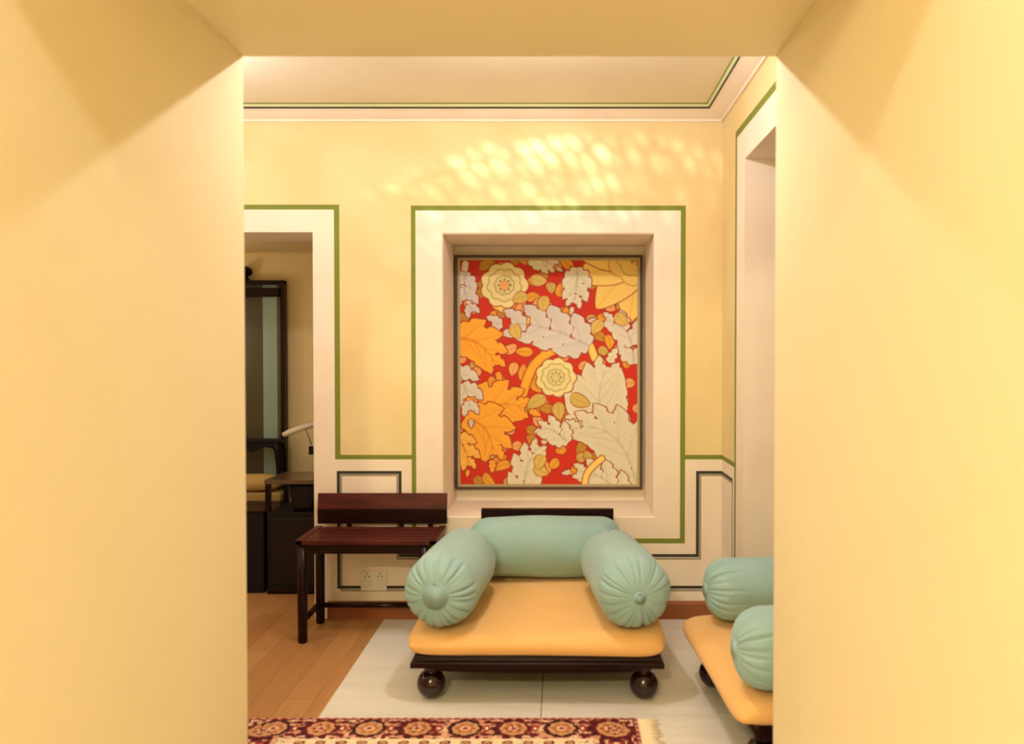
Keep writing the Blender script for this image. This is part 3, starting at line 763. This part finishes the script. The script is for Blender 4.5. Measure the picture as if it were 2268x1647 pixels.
# ------------------------------------------------------------------ patterned rug
def make_rug():
    yr1 = atZ(900, 1589, .008).y; xr1 = atZ(1412, 1592, .008).x; yr0 = YN+.012; xr0 = -1.20
    cell = .0052
    nx = int((xr1-xr0)/cell); ny = int((yr1-yr0)/cell)
    X = xr0 + (np.arange(nx)+.5)/nx*(xr1-xr0); Yv = yr0 + (np.arange(ny)+.5)/ny*(yr1-yr0)
    x, y = np.meshgrid(X, Yv)
    dt, dr, dl, db = yr1-y, xr1-x, x-xr0, y-yr0      # distance in from each edge (left edge continues under the wall line)
    d = np.minimum(np.minimum(dt, dr), np.minimum(db+9, dl))
    top = (dt <= dr) | False
    along = np.where(dt <= np.minimum(dr, np.minimum(dl, db)), x - xr1, y - yr1)
    c = lambda *q: np.array(lin(q))
    PINK, RED, MAR, NAVY, CRM, GOLD, BRN = c(204, 146, 120), c(150, 58, 50), c(100, 28, 34), c(52, 22, 32), c(230, 208, 170), c(196, 146, 96), c(140, 86, 62)
    img = np.zeros(x.shape+(3,)); img[:] = PINK
    def put(mask, col): img[mask] = col
    rs = np.random.RandomState(3); sp = rs.rand(*x.shape)
    # main border 0.20 wide: repeating medallions, alternating dark and light grounds
    bw = .165; per = .180; ph0 = .112
    s = (-along-ph0)/per; kcell = np.floor(s+.5); q = (s-kcell)*per; wv = d-bw/2-.012
    e = np.hypot(q/.060, wv/.066); e2 = np.hypot(q/.086, wv/.080); ang = np.arctan2(wv, q)
    alt = (kcell.astype(int) % 2) == 0
    b3 = np.kron(rs.rand(ny//3+1, nx//3+1), np.ones((3, 3)))[:ny, :nx]
    put(b3 > .72, MAR); put((b3 < .22), CRM*.6+PINK*.4)
    put(alt & (e2 < 1+.16*np.cos(10*ang)), MAR); put(alt & (e2 < .82+.2*np.cos(10*ang)) & (e > 1.0) & (sp > .3), NAVY)
    put(~alt & (e < 1.12+.05*np.cos(10*ang)), MAR); put(~alt & (e < 1.02), NAVY)
    put(e < .82+.04*np.cos(8*ang), GOLD); put((e < .66), PINK*.4+GOLD*.6); put((e < .58+.08*np.cos(6*ang)) & (e > .38), RED*.6+GOLD*.4)
    put(e < .30, CRM*.5+GOLD*.5); put((e < .16), RED)
    put(alt & (e < .55) & (np.abs(np.sin(ang*2.5)) < .3), MAR)
    # leaves between medallions
    for ox, oy, rx, ry, cc in ((.1, 0, .014, .030, RED), (.1, .05, .020, .012, MAR), (.1, -.05, .020, .012, MAR), (.078, .034, .010, .010, GOLD), (.122, -.034, .010, .010, GOLD),
                               (.122, .034, .010, .010, BRN), (.078, -.034, .010, .010, BRN), (.1, 0, .006, .012, CRM)):
        qq = q % per
        put(np.hypot((qq-ox)/rx, (wv-oy)/ry) < 1, cc)
    inb = d < bw+.024
    # outer guard
    put(d < .016, RED); put((d < .016) & ((along*60).astype(int) % 2 == 0), PINK); put((d > .016) & (d < .021), MAR)
    # inner guards and field
    g0 = bw+.010
    put(d > g0, CRM); put((d > g0+.004) & (d < g0+.055), CRM)
    t2 = (along/.075) % 1-.5; w2 = d-(g0+.032); e3 = np.hypot(t2*.075/.020, w2/.015)
    put((d > g0) & (e3 < 1), MAR); put((d > g0) & (e3 < .6), GOLD)
    put((d > g0+.055) & (d < g0+.062), MAR)
    fld = d > g0+.062
    put(fld, MAR)
    fx, fy = (x/.16) % 1-.5, (y/.16) % 1-.5; ef = np.hypot(fx, fy)
    put(fld & (ef < .38), PINK); put(fld & (ef < .28), NAVY); put(fld & (ef < .18), GOLD)
    img *= (1 + .5*(sp[..., None]-.5))
    me = bpy.data.meshes.new('pile')
    gx = np.linspace(xr0, xr1, nx+1); gy_ = np.linspace(yr0, yr1, ny+1); GX, GY = np.meshgrid(gx, gy_)
    co = np.stack([GX, GY, .009+.0012*rs.rand(*GX.shape)], -1)
    co[0, :, 2] = co[-1, :, 2] = .001; co[:, 0, 2] = co[:, -1, 2] = .001
    idx = np.arange((nx+1)*(ny+1)).reshape(ny+1, nx+1)
    faces = np.stack([idx[:-1, :-1], idx[:-1, 1:], idx[1:, 1:], idx[1:, :-1]], -1).reshape(-1, 4)
    np_mesh(me, co.reshape(-1, 3), faces, img); me.materials.append(attr_mat('woven_rug_pile', .95))
    t = empty('rug', (0, 0, .0008)); tag(t, 'patterned red and cream rug with a medallion border in front of the central daybed', 'rug')
    o = bpy.data.objects.new('pile', me); COL.objects.link(o); o.parent = t
    bm = bmesh.new(); r_ = random.Random(2); n = int((yr1-yr0)/.007)
    for i in range(n):
        y_ = yr0+.004+i*.007; l = .075+r_.uniform(-.012, .010); dy = r_.uniform(-.006, .006)
        tube(bm, [(xr1-.004, y_, .003), (xr1+l*.5, y_+dy*.4, .004), (xr1+l, y_+dy, .0024)], [.0026, .003, .0020], 5)
    fr = link_mesh('fringe', bm, mat('cream_fringe', (240, 222, 188), .95, .1), t); fr['kind'] = 'stuff'
make_rug()

# ------------------------------------------------------------------ things in the next room, seen through the doorway
# tall framed mirror against the far wall
YM = 5.57
def mx(px): return atY(px, 790, YM).x
def mz(py): return atY(1240, py, YM).z
m0, m1, mt, mb = mx(430), mx(633), mz(621), mz(1092)
t = empty('tall_mirror', ((m0+m1)/2, YM, 0)); tag(t, 'tall mirror in a dark wooden frame seen through the left doorway', 'mirror')
ox = (m0+m1)/2
bm = bmesh.new()
for a in ((m0, mx(438)), (mx(624), m1)): box(bm, a[0]-ox, a[1]-ox, -.03, .03, 0.012, mt)
box(bm, m0-ox, m1-ox, -.028, .028, mt-.03, mt-.001); box(bm, m0-ox, m1-ox, -.028, .028, .1, .15)
link_mesh('frame', bm, M_dwood, t, bevel=.004)
bm = bmesh.new(); box(bm, mx(438)-ox, mx(624)-ox, -.06, -.01, mz(658), mz(639)); link_mesh('cross_rail', bm, M_dwood, t, bevel=.004)
bm = bmesh.new(); box(bm, mx(438)-ox, mx(583)-ox, .0, .012, mb-.3, mt-.03); link_mesh('glass', bm, M_oliveglass, t)
bm = bmesh.new(); box(bm, mx(583)-ox, mx(615)-ox, -.002, .012, mb-.3, mt-.03); link_mesh('painted_reflection_strip', bm, M_bluereflection, t)  # flat pale blue painted in place of a reflected curtain
bm = bmesh.new(); box(bm, mx(615)-ox, mx(624)-ox, -.010, .012, mb-.3, mt-.03); link_mesh('inner_frame', bm, mat('grey_brown_inner_frame', (96, 84, 62), .5, .3), t)
bm = bmesh.new(); cc = Vector((mx(546)-ox, 0, mz(610)))
prf = [(.0, .012), (.01, .03), (.02, .012), (.03, .018), (.045, .040), (.062, .046), (.08, .040), (.092, .018), (.10, .004)]
tube(bm, [(cc.x, -.005, mt-.002+z_) for z_, _ in prf], [r_ for _, r_ in prf], 20); link_mesh('finial', bm, M_dwood, t)

# small table with cabriole legs before the mirror
YT = 5.46
def tx(px): return atY(px, 790, YT).x
def tz(py): return atY(1240, py, YT).z
t = empty('side_table', (tx(560), YT, 0)); tag(t, 'dark side table with curved legs standing before the tall mirror', 'table'); ox = tx(560)
zt_ = tz(972)
bm = bmesh.new(); box(bm, tx(490)-ox, tx(629)-ox, -.06, .06, zt_-.022, zt_); link_mesh('tabletop', bm, M_black, t, bevel=.006)
bm = bmesh.new(); xs_ = np.linspace(tx(497)-ox, tx(622)-ox, 30)
for a, b in zip(xs_, xs_[1:]):
    q = (a-xs_[0])/(xs_[-1]-xs_[0]); dz = .028+.03*abs(math.cos(q*pi*2))**3
    box(bm, a, b, -.055, -.045, zt_-.022-dz, zt_-.02)
link_mesh('apron', bm, M_black, t)
for sx in (500, 617):
    for sy in (-.045, .04):
        bm = bmesh.new(); sgn = 1 if sx > 560 else -1; bxx = tx(sx)-ox; zz = np.linspace(zt_-.02, .012, 14)
        tube(bm, [(bxx+sgn*.016*math.sin((i/13)*2*pi), sy, z_) for i, z_ in enumerate(zz)], [.026-.014*math.sin(min(1, i/10)*pi/2) + (.006 if i == 13 else 0) for i in range(14)], 12)
        link_mesh('leg', bm, M_black, t)

# upholstered stool with a beige pillow
YS = 5.24
def sx_(px): return atY(px, 790, YS).x
def sz(py): return atY(1240, py, YS).z
t = empty('stool', (sx_(550), YS+.04, 0)); tag(t, 'low stool with a beige padded seat behind the dark cabinet', 'stool'); ox = sx_(550)
bm = bmesh.new(); box(bm, sx_(470)-ox, sx_(628)-ox, -.1, .07, sz(1108), sz(1088)); link_mesh('padded_seat', bm, M_beige, t, bevel=.015, seg=3)
bm = bmesh.new(); box(bm, sx_(474)-ox, sx_(624)-ox, -.09, .06, sz(1135), sz(1108)); link_mesh('seat_rail', bm, mat('grey_brown_upholstery', (84, 66, 48), .8, .2), t)
for a in (480, 618):
    for b in (-.08, .05):
        bm = bmesh.new(); box(bm, sx_(a)-ox-.015, sx_(a)-ox+.015, b-.015, b+.015, 0.001, sz(1135)); link_mesh('leg', bm, M_black, t)
bm = bmesh.new(); bmesh.ops.create_uvsphere(bm, u_segments=32, v_segments=16, radius=1)
pw2 = (sx_(625)-sx_(500))/2
for v in bm.verts:
    xx, yy, zz = v.co; f_ = lambda q: math.copysign(abs(q)**.75, q)
    v.co = Vector((f_(xx)*pw2, f_(yy)*.085, zz*.055))
o = link_mesh('pillow', bm, mat('tan_pillow_cloth', (200, 168, 108), .9, .1), None, smooth=True); o.location = (sx_(562), YS+.02, sz(1088)+.056)
tag(o, 'plump tan pillow lying on the stool below the side table', 'pillow')

# dark desk unit in the doorway: glossy top on posts over a closed cabinet
YK = 4.78
def kx(px): return atY(px, 790, YK).x
def kz(py): return atY(1240, py, YK).z
t = empty('desk', (kx(640), YK, 0)); tag(t, 'dark wooden desk with an open shelf above a closed cabinet, in the doorway', 'desk'); ox = kx(640)
bm = bmesh.new(); box(bm, kx(583)-ox, kx(740)-ox, 0, .36, kz(1072), kz(1063)); link_mesh('desktop', bm, mat('glossy_brown_desktop', (96, 74, 52), .25, .5), t, bevel=.002)
for a in (584, 734):
    for yy in (.005, .325):
        bm = bmesh.new(); box(bm, kx(a)-ox, kx(a)-ox+.03, yy, yy+.03, kz(1134), kz(1072)); link_mesh('post', bm, M_dwood, t, bevel=.002)
bm = bmesh.new(); box(bm, kx(590)-ox, kx(745)-ox, -.006, .345, .03, kz(1134)); cab = link_mesh('cabinet', bm, M_black, t, bevel=.004)
bm = bmesh.new(); box(bm, kx(590)-ox, kx(745)-ox, -.012, .34, 0.001, .032); link_mesh('plinth', bm, M_dwood, t, bevel=.003)
bm = bmesh.new(); box(bm, kx(600)-ox, kx(735)-ox, -.014, -.004, .06, kz(1146)); link_mesh('door', bm, mat('dark_cabinet_door', (20, 11, 11), .4, .3), cab, bevel=.004)
# black bag-like bin on the shelf
t = empty('storage_basket', (kx(662), YK+.1, kz(1134))); tag(t, 'black basket on the open shelf of the dark desk', 'basket')
bm = bmesh.new(); w0, w1, hh = .060, .085, kz(1078)-kz(1134)
rings = []
for q in np.linspace(0, 1, 8):
    r_ = w0+(w1-w0)*math.sin(q*pi/2); rings.append([bm.verts.new((r_*math.copysign(abs(math.cos(a))**.5, math.cos(a)), .06*math.copysign(abs(math.sin(a))**.5, math.sin(a)), q*hh)) for a in np.linspace(0, 2*pi, 32, endpoint=False)])
for r0, r1 in zip(rings, rings[1:]):
    for i in range(32): bm.faces.new((r0[i], r0[(i+1) % 32], r1[(i+1) % 32], r1[i]))
bm.faces.new(rings[0][::-1]); bm.faces.new(rings[-1])
link_mesh('body', bm, M_black, t, smooth=True)
bm = bmesh.new(); tube(bm, [(.0865*math.copysign(abs(math.cos(a))**.5, math.cos(a)), .061*math.copysign(abs(math.sin(a))**.5, math.sin(a)), hh-.004) for a in np.linspace(0, 2*pi, 33)], .004, 8, cap=False)
link_mesh('rim', bm, M_black, t)
bm = bmesh.new()
t = empty('chest', (kx(555), YK+.12, 0)); tag(t, 'dark low chest at the left edge of the doorway beside the desk', 'chest')
ox = kx(555); box(bm, kx(470)-ox, kx(580)-ox, -.11, .02, .045, kz(1136)); link_mesh('body', bm, M_black, t, bevel=.005)
bm = bmesh.new(); box(bm, kx(468)-ox, kx(581)-ox, -.118, .025, kz(1136), kz(1131)); link_mesh('lid', bm, M_dwood, t, bevel=.002)
bm = bmesh.new(); box(bm, kx(474)-ox, kx(579)-ox, -.105, .01, .0, .045); link_mesh('plinth', bm, M_black, t)

# white swing-arm desk lamp reaching in from the right
YL = 5.0
def L3(px, py, dy=0): return atY(px, py, YL+dy)
base = Vector((atY(740, 900, YL).x, YL, kz(1063)))
t = empty('desk_lamp', base); tag(t, 'white arm of a desk lamp standing on the dark desk', 'lamp')
bm = bmesh.new(); tube(bm, [L3(627, 963)-base, L3(640, 957)-base, L3(672, 946)-base, L3(712, 935)-base], [.014, .018, .018, .015], 16); link_mesh('lamp_head', bm, M_white, t)
bm = bmesh.new(); tube(bm, [L3(676, 948)-base, L3(684, 968)-base, L3(690, 985)-base], [.004, .004, .004], 8); link_mesh('cord', bm, mat('grey_lamp_metal', (150, 136, 110), .4, .4), t)
p_ = L3(689, 997)-base
bm = bmesh.new(); box(bm, p_.x-.013, p_.x+.013, p_.y-.01, p_.y+.01, p_.z-.026, p_.z+.026); link_mesh('inline_switch', bm, M_black, t, bevel=.003)
bm = bmesh.new(); tube(bm, [L3(708, 936)-base, L3(722, 1000)-base, Vector((0, 0, .02))], [.009, .009, .009], 12); link_mesh('arm', bm, M_white, t)
bm = bmesh.new(); tube(bm, [(0, 0, 0), (0, 0, .014), (0, 0, .02)], [.05, .05, .03], 24); link_mesh('base', bm, M_white, t)
